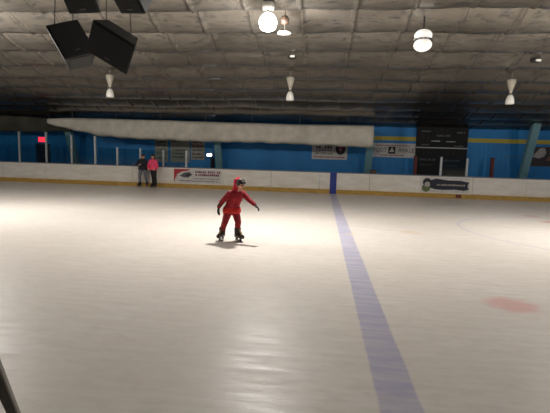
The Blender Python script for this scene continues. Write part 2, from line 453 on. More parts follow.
glass('glass_screen', [(441.5, 157), (467.5, 158.5)], 'short clear glass screen between two grey posts in front of the scoreboard')

# ------------------------------------------------------------------ bulkhead under the eave
def fabric_roll(name, stations, y0, y1, m, label, wr, endlabel=None):
    """soft box section hung along the wall: stations = (x, bottom z, top z)"""
    t = thing(name, label, 'bulkhead', (stations[0][0], (y0 + y1) / 2, stations[0][1]))
    N = 90; xs = [s[0] for s in stations]
    def interp(x, i):
        for a, b in zip(stations, stations[1:]):
            if a[0] <= x <= b[0]:
                f = (x - a[0]) / (b[0] - a[0]); return a[i] + (b[i] - a[i]) * f
        return stations[-1][i]
    bm = B(); rings = []; X0, X1 = xs[0], xs[-1]
    for i in range(N + 1):
        x = X0 + (X1 - X0) * i / N; zb, zt = interp(x, 1), interp(x, 2)
        zb += .02 * math.sin(x * 5.1) + noise.noise(V((x, 0, 0))) * .03; ring = []
        for k in range(28):
            a = k * math.tau / 28; c, s = math.cos(a), math.sin(a)
            ex = .55
            u = math.copysign(abs(c) ** ex, c); v = math.copysign(abs(s) ** ex, s)
            n = noise.noise(V((x * .8, a * 1.3, 3))) * wr + noise.noise(V((x * 2.9, a * 2, 1))) * wr * .5
            ring.append(bm.verts.new((x - t.location.x, (y1 - y0) / 2 * u * (1 + n), (zb + zt) / 2 + (zt - zb) / 2 * v - t.location.z + n * .25)))
        rings.append(ring)
    for a, b in zip(rings, rings[1:]):
        for k in range(28): bm.faces.new((a[k], a[(k + 1) % 28], b[(k + 1) % 28], b[k]))
    bm.faces.new(rings[0]); bm.faces.new(rings[-1][::-1])
    obj('cover', bm, m, t, True)
    n = max(3, int((X1 - X0) / 2.4))
    for i in range(n):
        x = X0 + (X1 - X0) * (i + .5) / n; zt = interp(x, 2)
        bm = B(); tube(bm, [(x - t.location.x, 0, zt - .04 - t.location.z), (x - t.location.x, 0, roof_z((y0 + y1) / 2) - .02 - t.location.z)], .012, 8)
        obj('hanger', bm, M['greymetal'], t)
    return t
YB = 22.5
st = []
for px, pt, pb in ((47, 118, 124.5), (60, 117.5, 127.5), (78, 117.5, 131.5), (100, 118, 136), (120, 118.6, 138), (140, 119.2, 139), (170, 120, 140.3), (200, 121, 141.5), (235, 122, 142.2), (270, 123, 143), (300, 124, 144.2), (335, 124.5, 146), (373, 125, 147.5)):
    a, b = at(px, pb, YB), at(px, pt, YB); st.append((a.x, a.z, b.z))
fabric_roll('fabric_bulkhead', st, YB, YB + .8, M['tarp'], 'long white fabric-covered bulkhead hanging under the far edge of the ceiling', .05)
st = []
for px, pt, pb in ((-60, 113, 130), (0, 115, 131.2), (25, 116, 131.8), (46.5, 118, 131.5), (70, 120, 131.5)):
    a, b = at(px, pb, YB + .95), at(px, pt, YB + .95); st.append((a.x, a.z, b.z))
fabric_roll('fabric_bulkhead', st, YB + .9, YB + 1.3, M['lefttarp'], 'fabric-covered bulkhead section, darker than the white one, under the ceiling at the far left', .06)  # left section given a darker tone than the white bulkhead

# ------------------------------------------------------------------ things on the far wall
YW = Y_WALL
def panel(name, label, cat, p0, p1, m, part='board', Y=YW, thick=.04, group=None):
    a, b = at(*p0, Y - thick), at(*p1, Y - thick)
    w, h = b.x - a.x, (a.z - b.z)
    t = thing(name, label, cat, ((a.x + b.x) / 2, Y, min(a.z, b.z)), 0, group)
    bm = B(); box(bm, -w / 2, w / 2, -thick, 0, 0, h, .006); obj(part, bm, m, t)
    return t, w, h
# exit sign and door
t, w, h = panel('exit_sign', 'small glowing red exit sign above the dark door at far left', 'sign', (38, 136.6), (46.2, 142.4), M['black'], 'housing', thick=.1)
bm = B(); box(bm, -w / 2 + .02, w / 2 - .02, -.108, -.1, .02, h - .02); obj('face', bm, M['exit_red'], t)
letters('lettering', 'EXIT', M['whitepaint'], t, h * .6, (0, -.112, h / 2), w * .66)
a, b = at(36.3, 143.5, YW), at(50.2, 143.5, YW)
t = thing('door_1', None, None, ((a.x + b.x) / 2, YW, 0)); tag(t, kind='structure'); w = b.x - a.x
bm = B(); box(bm, -w / 2 + .06, w / 2 - .06, -.05, 0, 0, a.z - .06, .005); obj('door_leaf', bm, M['door'], t)
bm = B()
for x0, x1, z0, z1 in ((-w / 2, -w / 2 + .06, 0, a.z), (w / 2 - .06, w / 2, 0, a.z), (-w / 2, w / 2, a.z - .06, a.z)): box(bm, x0, x1, -.07, 0, z0, z1)
obj('door_frame', bm, M['doorframe'], t)
bm = B(); tube(bm, [(w / 2 - .16, -.05, 1.0), (w / 2 - .16, -.11, 1.0)], .02); tube(bm, [(w / 2 - .16, -.1, 1.0), (w / 2 - .28, -.1, 1.0)], .014); obj('door_handle', bm, M['greymetal'], t)

# three lettered boards
for i, (x0, x1, y0, y1, lab, rows) in enumerate(((155, 168, 139, 162, 'beige lettered wall board, leftmost of the three behind the low glass', ((142, 'k'), (145.5, 'k'), (149.5, 'g'), (153, 'g'), (158, 'g'))),
        (170.5, 189.5, 139, 162.5, 'beige lettered wall board, middle one of the three behind the low glass', ((141, 'k'), (150, 'k'), (153.5, 'g'), (157, 'g'))),
        (191, 204.5, 139, 160, 'beige lettered wall board with a red heading, nearest the small lit lamp', ((142, 'r'), (145.5, 'r'), (150, 'k'), (154, 'k'), (157.5, 'g'))))):
    t, w, h = panel('wall_sign', lab, 'sign', (x0, y0), (x1, y1), M['signtan'], thick=.04, group='beige lettered boards on the wall')
    top = at(x0, y0, YW - .04).z; bot = t.location.z
    for j, (py, k) in enumerate(rows):
        z = at((x0 + x1) / 2, py, YW - .04).z - bot
        bm = B(); word_marks(bm, -w * .38, w * .38, z, .10, -.048, -.038, i * 7 + j, .075)
        obj('lettering', bm, {'k': M['ink'], 'g': M['inkgrey'], 'r': M['inkred']}[k], t)

# small lit lamp on a dark stand
a = at(209.5, 155, YW - .5)
t = thing('lamp_stand', 'dark stand with a small bright white lamp beside the lettered boards', 'lamp', (a.x, YW - .5, 0))
bm = B(); tube(bm, [(.18, 0, .03), (.18, 0, a.z + .1)], .035); obj('pole', bm, M['black'], t)
bm = B(); lathe(bm, [(.2, 0), (.2, .025), (.04, .045)], (.18, 0, -.002)); obj('base', bm, M['black'], t)
bm = B(); box(bm, .08, .30, -.06, .06, .6, a.z - .16, .03); obj('casing', bm, M['black'], t)
bm = B(); box(bm, -.14, .16, -.07, .05, a.z - .07, a.z + .07, .02); obj('lamp_head', bm, M['whitepaint'], t)
bm = B(); box(bm, -.125, .145, -.078, -.07, a.z - .055, a.z + .055); obj('lens', bm, M['lamp_small'], t)
bm = B(); box(bm, .0, .2, -.05, .04, a.z + .12, a.z + .2, .02); obj('upper_fitting', bm, M['signtan'], t)

# white sign with dark crest
t, w, h = panel('wall_sign', 'white sign with dark round crest half hidden under the bulkhead', 'sign', (312.5, 139), (347, 160), M['signwhite'])
zz = lambda px, py: at(px, py, YW - .04).z - t.location.z
xx = lambda px: at(px, 150, YW - .04).x - t.location.x
bm = B(); word_marks(bm, xx(316), xx(333), zz(325, 147), .17, -.048, -.04, 3, .15); obj('heading', bm, M['ink'], t)
bm = B(); word_marks(bm, xx(316), xx(334), zz(325, 150), .07, -.048, -.04, 4, .06); obj('lettering', bm, M['maroon'], t)
bm = B(); word_marks(bm, xx(315), xx(335), zz(325, 153.5), .09, -.048, -.04, 5, .07); obj('lettering', bm, M['inkgreen'], t)
bm = B(); word_marks(bm, xx(314), xx(345), zz(330, 157), .07, -.048, -.04, 6, .06); obj('lettering', bm, M['inkred'], t)
cx, cz = xx(340.5), zz(340.5, 149)
bm = B(); prism(bm, [(cx + .29 * math.sin(a * math.tau / 20), cz + (.34 if math.cos(a * math.tau / 20) < 0 else .36) * math.cos(a * math.tau / 20)) for a in range(20)], -.05, -.04); o = obj('crest', bm, M['ink'], t)
bm = B(); prism(bm, [(cx - .16, cz + .16), (cx + .16, cz + .16), (cx + .14, cz - .04), (cx, cz - .2), (cx - .14, cz - .04)], -.054, -.05); obj('crest_shield', bm, M['maroon'], o)
bm = B(); prism(bm, [(cx - .05, cz - .1), (cx + .05, cz - .1), (cx, cz + .1)], -.058, -.054); obj('crest_mark', bm, M['signwhite'], o)

# banner reading FOOT (mark) ANKLE
t, w, h = panel('wall_banner', 'white banner lettered in dark grey around a square mark, left of the scoreboard', 'banner', (369.5, 142.6), (416.2, 158), M['signwhite'])
c0 = h / 2
letters('lettering', 'FOOT', M['inkgrey'], t, .34, (-w * .27, -.044, c0), w * .28)
letters('lettering', 'ANKLE', M['inkgrey'], t, .34, (w * .28, -.044, c0), w * .33)
bm = B(); box(bm, -.05 - .2, -.05 + .2, -.05, -.04, c0 - .2, c0 + .2); lg = obj('square_mark', bm, M['ink'], t)
bm = B(); prism(bm, [(-.17, c0 - .1), (.07, c0 - .1), (.07, c0 - .02), (.0, c0 + .02), (.0, c0 + .13), (-.1, c0 + .13), (-.1, c0 + .02), (-.17, c0 - .02)], -.054, -.05); obj('mark_symbol', bm, M['signwhite'], lg)
bm = B(); word_marks(bm, -w * .36, w * .38, h - .13, .06, -.048, -.04, 11, .055); obj('small_lettering', bm, M['inkred'], t)
bm = B(); word_marks(bm, -w * .26, w * .24, .12, .06, -.048, -.04, 12, .055); obj('small_lettering', bm, M['inkred'], t)

# scoreboard
a, b, c = at(418, 122.5, YW - .2), at(467.3, 148, YW - .2), at(467.3, 178, YW - .2)
W = b.x - a.x; cx = (a.x + b.x) / 2; zm = at(443, 148, YW - .2).z; zt = at(443, 122.5, YW - .2).z; zb = at(443, 178, YW - .2).z - .15
t = thing('scoreboard', 'large black scoreboard in two stacked sections on the blue wall', 'scoreboard', (cx, YW - .002, zb))
bm = B(); box(bm, -W / 2, W / 2, -.2, 0, zm - zb + .03, zt - zb, .01); up = obj('upper_section', bm, M['scoreblack'], t)
bm = B(); box(bm, -W / 2, W / 2, -.2, 0, 0, zm - zb - .03, .01); lo = obj('lower_section', bm, M['scoreblack'], t)
bm = B(); box(bm, -W / 2 - .02, W / 2 + .02, -.23, 0, zm - zb - .03, zm - zb + .03); obj('divider_rail', bm, M['scorewhite'], t)
zr = lambda py: at(443, py, YW - .2).z - zb
xr = lambda px: at(px, 148, YW - .2).x - cx
for x0, x1, py, hh, mm, par in ((421, 430, 131.5, .10, 'scoregrey', up), (456, 464, 132.3, .10, 'scoregrey', up), (436, 450, 135.6, .12, 'scoregrey', up), (431, 440, 141.2, .06, 'scorewhite', up), (446, 455, 141.5, .06, 'scorewhite', up),
        (421, 430, 145, .08, 'scoregrey', up), (454, 463, 145.7, .08, 'scoregrey', up), (420.5, 437, 159.8, .12, 'scoregrey', lo), (444, 460, 160.2, .12, 'scoregrey', lo), (421, 434, 165, .07, 'endgrey', lo), (445, 459, 165.4, .07, 'endgrey', lo), (430, 438, 124.3, .05, 'scorewhite', up)):
    bm = B(); word_marks(bm, xr(x0), xr(x1), zr(py), hh, -.212, -.198, int(x0), hh * .8); obj('lettering', bm, M[mm], par)
def digit(bm, x, z, s):
    for q in ((-.5, .0, .12, 1), (.5, 0, .12, 1), (0, 1, 1, .12), (0, 0, 1, .12), (0, -1, 1, .12)):
        box(bm, x + q[0] * s - q[2] * s * .5, x + q[0] * s + q[2] * s * .5, -.21, -.198, z + q[1] * s - q[3] * s * .5, z + q[1] * s + q[3] * s * .5)
for px, py, par in ((425, 137.5, up), (461, 138, up), (443, 129.5, up), (427, 153, lo), (451, 153.5, lo)):
    for k in (-.15, .15):
        bm = B(); digit(bm, xr(px) + k, zr(py), .09); obj('digit', bm, M['ledred'], par)
bm = B(); box(bm, -W / 2, W / 2, -.205, -.2, 0, .32); obj('lower_strip', bm, M['endgrey'], t)

for px, y0, y1, lab, mm in ((415.8, 157, 180, 'red-brown post at the left edge of the scoreboard', 'rust'), (492.8, 158.5, 178, 'thin red-brown post standing between scoreboard and leaning column', 'rust')):
    a = at(px, y0, YW - .8)
    t = thing('wall_post', lab, 'post', (a.x, YW - .8, 0), 0, 'red-brown posts by the wall')
    bm = B(); box(bm, -.09, .09, -.06, .06, 0, a.z, .012); obj('shaft', bm, M[mm], t)
    bm = B(); box(bm, -.11, .11, -.08, .08, a.z, a.z + .05, .012); obj('post_cap', bm, M['posterdark'], t)
    bm = B(); box(bm, -.15, .15, -.13, .13, -.002, .025, .004); obj('foot_plate', bm, M['greymetal'], t)
a = at(371.5, 170, YW - .9)
t = thing('storage_case', 'small dark case with orange edge beside the column above the boards', 'case', (a.x + .05, YW - 1.3, 0))
bm = B(); box(bm, -.16, .16, -.15, .15, 0, a.z + .02, .02); obj('body', bm, M['posterdark'], t)
bm = B(); box(bm, -.165, .165, -.155, .155, a.z - .1, a.z - .05, .01); obj('orange_band', bm, M['kick'], t)

# thin pipe beside leaning column
a, b = at(505, 156.7, YW - .05), at(519, 157, YW - .05)
t = thing('wall_pipe', 'thin pale horizontal pipe on the wall left of the leaning column', 'pipe', (a.x, YW - .05, a.z))
bm = B(); tube(bm, [(0, 0, 0), (b.x - a.x, 0, 0)], .018); obj('tube', bm, M['teal'], t)
for f in (.15, .85):
    bm = B(); box(bm, (b.x - a.x) * f - .02, (b.x - a.x) * f + .02, -.022, .05, -.024, .024); obj('clip', bm, M['greymetal'], t)

# poster at the right edge
t, w, h = panel('wall_poster', 'dark poster with pale shapes on the wall at the far right', 'poster', (530, 146.5), (578, 167.5), M['posterdark'])
bm = B(); prism(bm, [(-w * .44, h * .48), (-w * .36, h * .72), (-w * .30, h * .92), (-w * .2, h * .95), (-w * .16, h * .7), (-w * .2, h * .5), (-w * .3, h * .4)], -.048, -.04); obj('pale_shape', bm, M['posterpale'], t)
bm = B(); prism(bm, [(-w * .16, h * .3), (-w * .1, h * .5), (0, h * .62), (w * .12, h * .5), (w * .2, h * .3)], -.048, -.04); obj('pale_shape', bm, M['posterbrown'], t)
bm = B(); prism(bm, [(-w * .1, h * .66), (-w * .02, h * .95), (w * .14, h * .95), (w * .22, h * .8), (w * .1, h * .62)], -.05, -.04); obj('pale_shape', bm, M['posterpale'], t)
bm = B()
for x0, x1, z0, z1 in ((-w / 2, w / 2, 0, .07), (-w / 2, w / 2, h - .07, h), (-w / 2, -w / 2 + .06, 0, h), (w / 2 - .06, w / 2, 0, h)): box(bm, x0, x1, -.06, -.038, z0, z1, .004)
obj('frame', bm, M['brown'], t)

# ------------------------------------------------------------------ banners on the boards
YBD = D_BOARD - .001
a, b = at(174, 167.4, YBD), at(221.5, 184, YBD)
w = b.x - a.x; zb_, zt_ = .27, .98; h = zt_ - zb_
t = thing('board_banner', 'white advertising banner with a red corner sweep on the boards behind the skater', 'banner', ((a.x + b.x) / 2, YBD, zb_), 0, 'advertising banners on the far boards')
bm = B(); box(bm, -w / 2, w / 2, -.006, 0, 0, h); obj('sheet', bm, M['signwhite'], t)
L = -w / 2
bm = B(); prism(bm, [(L, h), (L + w * .36, h), (L + w * .30, h * .9), (L + w * .14, h * .74), (L + w * .04, h * .4), (L + .02, h * .1), (L, 0)], -.010, -.006); obj('red_sweep', bm, M['bannerred'], t)
bm = B(); prism(bm, [(L + w * .12, h * .52), (L + w * .22, h * .74), (L + w * .34, h * .8), (L + w * .385, h * .6), (L + w * .30, h * .38), (L + w * .2, h * .4)], -.012, -.010); e = obj('dark_emblem', bm, M['inkgrey'], t)
bm = B(); prism(bm, [(L + w * .24, h * .5), (L + w * .29, h * .68), (L + w * .345, h * .64), (L + w * .33, h * .5)], -.016, -.012); obj('emblem_centre', bm, M['ink'], e)
bm = B(); prism(bm, [(L + w * .05, h * .58), (L + w * .17, h * .82), (L + w * .35, h * .9), (L + w * .35, h * .86), (L + w * .18, h * .75), (L + w * .07, h * .52)], -.014, -.010); obj('white_swoosh', bm, M['signwhite'], t)
bm = B(); word_marks(bm, L + w * .45, L + w * .97, h * .83, .115, -.010, -.005, 21, .1); obj('heading', bm, M['maroon'], t)
bm = B(); word_marks(bm, L + w * .45, L + w * .97, h * .62, .115, -.010, -.005, 22, .1); obj('heading', bm, M['maroon'], t)
bm = B(); word_marks(bm, L + w * .42, L + w * .95, h * .34, .05, -.010, -.005, 23, .05); obj('small_lettering', bm, M['inkgrey'], t)
bm = B(); word_marks(bm, L + w * .12, L + w * .95, h * .16, .05, -.010, -.005, 24, .05); obj('small_lettering', bm, M['inkgrey'], t)

a, b = at(422, 177.4, YBD), at(469, 193.6, YBD); w = b.x - a.x; zb_ = .26; h = .73
t = thing('board_banner', 'white board banner with a black ribbon shape and round emblem under the scoreboard', 'banner', ((a.x + b.x) / 2, YBD, zb_), 0, 'advertising banners on the far boards')
bm = B(); box(bm, -w / 2, w / 2, -.006, 0, 0, h); obj('sheet', bm, M['signwhite'], t)
L = -w / 2
pts = [(.19, .8), (.30, .92), (.55, .82), (.8, .82), (.985, .72), (.955, .5), (.985, .26), (.9, .16), (.7, .22), (.45, .18), (.3, .2), (.17, .3)]
bm = B(); prism(bm, [(L + w * x, h * z) for x, z in pts], -.010, -.006); obj('black_ribbon', bm, M['navy'], t)
bm = B(); word_marks(bm, L + w * .32, L + w * .9, h * .52, .085, -.014, -.009, 31, .075); obj('lettering', bm, M['signtan'], t)
def disc(cx, cz, r, y0, y1, sx=1.0, n=24): 
    bm = B(); prism(bm, [(cx + sx * r * math.cos(k * math.tau / n), cz + r * math.sin(k * math.tau / n)) for k in range(n)], y0, y1); return bm
e = obj('round_emblem', disc(L + w * .115, h * .66, .2, -.012, -.006), M['navy'], t)
obj('emblem_lower', disc(L + w * .10, h * .28, .19, -.012, -.006, 1.05), M['inkgreen'], t)
obj('emblem_face', disc(L + w * .12, h * .52, .13, -.016, -.012), M['posterpale'], e)

# ------------------------------------------------------------------ hanging lamps
def high_bay(x, y, drop, rad, lit, label, group, tail=.16):
    """white high bay: hook, ballast housing tapering down, collar and a round lens"""
    zt = roof_z(y)
    t = thing('high_bay_lamp', label, 'ceiling lamp', (x, y, zt - drop), 0, group)
    k = rad / .15
    b0 = rad * 1.1
    if lit: prof, H = [(.02, 0), (rad * .5, .0), (rad * .84, .03 * k), (rad, .11 * k), (rad * .97, .16 * k), (rad * .78, .22 * k), (rad * .45, .27 * k), (.0, .27 * k)], .27 * k
    else: prof, H = [(.02, 0), (rad * .92, .0), (rad, .02 * k), (rad, .1 * k), (rad * .9, .2 * k), (rad * .62, .29 * k), (rad * .36, .34 * k), (.0, .34 * k)], .34 * k
    bm = B(); lathe(bm, prof); obj('lens', bm, M['bulb_on'] if lit else M['lens'], t, True)
    z = H
    bm = B(); lathe(bm, [(rad * .34, z - .02), (rad * .42, z), (rad * .42, z + .03), (rad * .3, z + .05)]); obj('collar', bm, M['greymetal'], t, True)
    z += .05
    hh = .20 if lit else .46
    if lit: hp_ = [(rad * .3, z - .01), (rad * .62, z + hh * .15), (rad * .7, z + hh * .5), (rad * .62, z + hh * .9), (rad * .3, z + hh), (0, z + hh)]
    else: hp_ = [(rad * .3, z - .01), (rad * .36, z + hh * .12), (rad * .85, z + hh * .62), (rad * 1.05, z + hh * .8), (rad * .95, z + hh * .94), (rad * .3, z + hh), (0, z + hh)]
    bm = B(); lathe(bm, hp_); obj('ballast_housing', bm, M['whitepaint'] if lit else M['dullenamel'], t, True)  # unlit lamps get a duller housing colour than the lit ones
    z += hh - .01
    bm = B(); tube(bm, [(0, 0, z - .02), (0, 0, drop - .02)], .02); lathe(bm, [(.07, drop - .03), (.07, drop + .0)]); obj('hanger', bm, M['greymetal'], t, True)
    if lit:
        ld = bpy.data.lights.new('lamp_beam', 'SPOT'); ld.energy = BEAM; ld.color = (1, .955, .90); ld.spot_size = math.radians(165); ld.spot_blend = 1.0; ld.shadow_soft_size = rad * .8
        lo_ = bpy.data.objects.new('lamp_beam', ld); link(lo_, t); lo_.location = (0, 0, -rad * .85)
        ld = bpy.data.lights.new('lamp_bulb', 'POINT'); ld.energy = BULB; ld.color = (1, .955, .90); ld.shadow_soft_size = rad * .6
        lo_ = bpy.data.objects.new('lamp_bulb', ld); link(lo_, t); lo_.location = (0, 0, -rad * .75)
    return t
BEAM, BULB = 250.0, 124.0
G1, G2 = 'high bay lamps above the middle of the ice', 'unlit high bay lamps in the far row'
def lamp_at(px, py, Y, rad, lit, label, group):
    p = at(px, py, Y)                     # centre of the lens
    return high_bay(p.x, Y, roof_z(Y) - (p.z - rad * (.27 if lit else .34) / .15 / 2), rad, lit, label, group)
L1 = lamp_at(268, 22, 9.7, .2, True, 'brightly lit hanging lamp, the glowing one at top centre', G1)
for px, py, lab in ((290, 96, 'unlit white hanging lamp in the far row, below the lit lamp'), (110, 93, 'unlit white hanging lamp in the far row, below the black loudspeakers'), (510, 99.5, 'unlit white hanging lamp in the far row, at the right above the leaning column')):
    lamp_at(px, py, 15.0, .135, False, lab, G2)
z1 = L1.location.z
for x, y, lab in ((-8.9, 9.7, 'lit hanging lamp left of the photographed area'), (7.0, 9.7, 'lit hanging lamp right of the photographed area'), (-16.5, 9.7, 'lit hanging lamp over the far left end of the ice'), (14.5, 9.7, 'lit hanging lamp over the far right end of the ice')):
    high_bay(x, y, roof_z(y) - z1, .2, True, lab, G1)

# round pale lamp with a dark band
p = at(423, 40, 10.7)
t = thing('globe_lamp', 'round pale lamp with a dark band across it, right of centre near the top', 'ceiling lamp', (p.x, 10.7, p.z - .22))
bm = B(); cap(bm, (0, 0, .105), .21, None, None, 18, (1, 1, .72)); obj('lower_bowl', bm, M['bulb_dim'], t, True)
bm = B(); cap(bm, (0, 0, .32), .205, None, None, 18, (1, 1, .68)); obj('upper_bowl', bm, M['bulb_dim'], t, True)
bm = B(); lathe(bm, [(.19, .205), (.215, .205), (.215, .23), (.19, .23)]); bd = obj('band', bm, M['ink'], t)
for ang in (-2.9, -2.2, -1.75, -1.3):
    bm = B(); c, s = math.cos(ang) * .215, math.sin(ang) * .215; box(bm, c - .025, c + .025, s - .012, s + .012, .203, .234, .004); obj('clip', bm, M['whitepaint'], bd)
zc = roof_z(10.7) - t.location.z
bm = B(); tube(bm, [(0, 0, .44), (0, 0, zc - .02)], .02); lathe(bm, [(.09, zc - .05), (.09, zc)]); obj('hanger', bm, M['ink'], t)

# small brown pendant and a flat white disc below it
p, d = at(283.3, 20, 10.2), at(284.5, 33, 10.2)
t = thing('disc_pendant', 'small brown pendant and a flat white disc below it, just right of the lit lamp', 'ceiling lamp', (d.x, 10.2, d.z - .02))
zz_ = p.z - t.location.z; zc = roof_z(10.2) - t.location.z
bm = B(); lathe(bm, [(.0, 0), (.15, .0), (.165, .015), (.15, .03), (.03, .06), (0, .06)]); obj('white_disc', bm, M['lens'], t, True)
bm = B(); tube(bm, [(0, 0, .05), (0, 0, zz_ - .08)], .008); obj('stem', bm, M['greymetal'], t)
bm = B(); lathe(bm, [(.03, zz_ - .1), (.09, zz_ - .08), (.1, zz_), (.07, zz_ + .08), (.03, zz_ + .1)]); obj('ballast', bm, M['brown'], t, True)
bm = B(); tube(bm, [(0, 0, zz_ + .09), (0, 0, zc - .02)], .012); obj('hook', bm, M['brown'], t)
# small ceiling fittings
for px, py, Y, mm, lab in ((292, 57, 13.2, 'ink', 'small dark fitting under the ceiling below the lit lamp'), (535.5, 61, 13.6, 'whitepaint', 'small pale fitting under the ceiling at the upper right'), (423, 23.5, 11.4, 'ink', 'small dark fitting on the ceiling just above the round pale lamp')):
    p = at(px, py, Y); zc = roof_z(Y)
    t = thing('ceiling_fitting', lab, 'ceiling fitting', (p.x, Y, p.z - .06), 0, 'small fittings under the ceiling')
    hc = max(zc - (p.z - .06), .1)
    bm = B(); lathe(bm, [(.05, 0), (.12, .03), (.14, .07), (.1, .11), (.03, .13)]); obj('body', bm, M['ink'], t, True)
    bm = B(); box(bm, -.05, .09, -.16, -.1, .02, .08, .01); obj('face', bm, M['whitepaint'] if mm == 'whitepaint' or px == 292 else M['ink'], t)
    bm = B(); tube(bm, [(0, 0, .11), (0, 0, hc)], .015); obj('stem', bm, M['greymetal'], t)

# ------------------------------------------------------------------ loudspeakers
def speaker(centre, xa, ya, size, label, top):
    """cabinet with long axis ya, width axis xa; front faces along xa x ya"""
    xa = V(xa).normalized(); ya = (V(ya) - xa * V(ya).dot(xa)).normalized(); za = xa.cross(ya).normalized()
    w, l, d = size
    t = thing('loudspeaker', label, 'loudspeaker', centre, 0, 'black loudspeakers hung from the ceiling')
    def place(bm):
        for v in bm.verts: v.co = xa * v.co.x + ya * v.co.y + za * v.co.z
        return bm
    bm = B(); prismpts = [(-w / 2, 0), (w / 2, 0), (w * .36, -d), (-w * .36, -d)]
    vs = []
    for y in (-l / 2, l / 2): vs.append([bm.verts.new((x, y, z)) for x, z in prismpts])
    a, b = vs; bm.faces.new(a); bm.faces.new(b[::-1])
    for i in range(4): bm.faces.new((a[i], b[i], b[(i + 1) % 4], a[(i + 1) % 4]))
    bmesh.ops.bevel(bm, geom=bm.edges[:], offset=.012, segments=2, affect='EDGES'); obj('cabinet', place(bm), M['black'], t)
    bm = B(); box(bm, -w / 2 + .03, w / 2 - .03, -l / 2 + .03, l / 2 - .03, .0, .018, .006); g = obj('grille', place(bm), M['grille'], t)
    bm = B(); box(bm, -.05, .05, -l * .36, -l * .33, .017, .024); obj('badge', place(bm), M['endgrey'], g)
    bm = B(); box(bm, -w * .34, w * .34, -l / 2 - .012, -l / 2, -d * .85, -.05, .004); tag(obj('end_plate', place(bm), M['platedark'], t), 'dark grey plate on the end')
    c = V(centre)
    for sx in (-.3, .3):
        p0 = xa * (w * sx) + ya * (l * .42) + za * (-d * .6)
        bm = B(); tube(bm, [p0, (p0.x * .8, p0.y * .8, roof_z(c.y + p0.y * .8) - c.z - .1)], .009, 8); obj('cable', bm, M['black'], t)
    return t
def from_px(quad, depths):
    return [at(q[0], q[1], y) for q, y in zip(quad, depths)]
# right one: face seen nearly square on
q = from_px([(94, 21), (135, 47), (125, 73), (86, 50)], [7.75, 7.9, 8.15, 8.05])
c = sum(q, V()) / 4
speaker(c, (q[1] - q[0]) + (q[2] - q[3]), (q[0] - q[3]) + (q[1] - q[2]), (.90, .66, .34), 'black loudspeaker at upper left, right one of the big pair', 0)
q = from_px([(47, 22), (77, 17), (95, 54), (65, 62)], [8.35, 8.75, 8.55, 8.2])
c = sum(q, V()) / 4
speaker(c, (q[1] - q[0]) + (q[2] - q[3]), (q[0] - q[3]) + (q[1] - q[2]), (.66, .84, .44), 'black loudspeaker at upper left, left one of the big pair, end tipped down', 0)
a = at(78, -4, 6.6); speaker(a, (1, .2, .1), (.15, -.75, .6), (.5, .62, .4), 'black loudspeaker cut off by the top edge, above the left one of the pair', 0)
a = at(124, -4, 6.6); speaker(a, (1, -.25, -.1), (-.1, -.75, .6), (.5, .62, .4), 'black loudspeaker cut off by the top edge, above the right one of the pair', 0)

# ------------------------------------------------------------------ dark leaning shaft at the near left corner
a, b = at(13, 413, 1.30), at(1, 385, 1.12); d = (a - b).normalized()
foot = a + d * ((a.z - .03) / -d.z); top = b - d * .42
t = thing('leaning_shaft', 'dark slanted shaft with a grey edge in the bottom left corner', 'pole', foot)
bm = B(); bar(bm, (0, 0, 0), top - foot, .028, .022); obj('shaft', bm, M['black'], t)
u, v_, _ = frame_of(top - foot)
off = u * (.016 if u.x > 0 else -.016)
bm = B(); bar(bm, off, top - foot + off, .006, .020); tag(obj('edge_strip', bm, M['greymetal'], t), 'grey edge')
bm = B(); bar(bm, d * .028, -d * .05, .04, .034); obj('tip', bm, M['greymetal'], t)

# ------------------------------------------------------------------ people
def hand(bm, wrist, d, n, s, g=0.0, side=1):
    """palm, four unequal bent fingers and a thumb; d = along hand, n = palm normal, fingers curl toward n"""
    d = V(d).normalized(); n = V(n); n = (n - d * n.dot(d)).normalized(); w = d.cross(n) * side; wr = V(wrist)
    L = .19 * s
    for k in (-1, -.33, .33, 1): cap(bm, wr + d * .01 * s + w * k * .018 * s, .014 * s + g, wr + d * .46 * L + w * k * .030 * s, .012 * s + g, 8)
    for k, ln in ((-1, .80), (-.33, .95), (.33, 1.0), (1, .9)):
        p = wr + d * .46 * L + w * k * .031 * s; sp = w * k * .06
        q = p + (d + n * .25 + sp).normalized() * .26 * L * ln; r = q + (d + n * .8 + sp).normalized() * .2 * L * ln
        cap(bm, p, .0095 * s + g, q, .0085 * s + g, 8); cap(bm, q, .0085 * s + g, r, .007 * s + g, 8)
    p = wr + d * .14 * L + w * .026 * s; q = p + (d * .7 + w * .75 + n * .3).normalized() * .25 * L; r = q + (d + n * .35 + w * .15).normalized() * .18 * L
    cap(bm, p, .012 * s + g, q, .0105 * s + g, 8); cap(bm, q, .0105 * s + g, r, .0085 * s + g, 8)

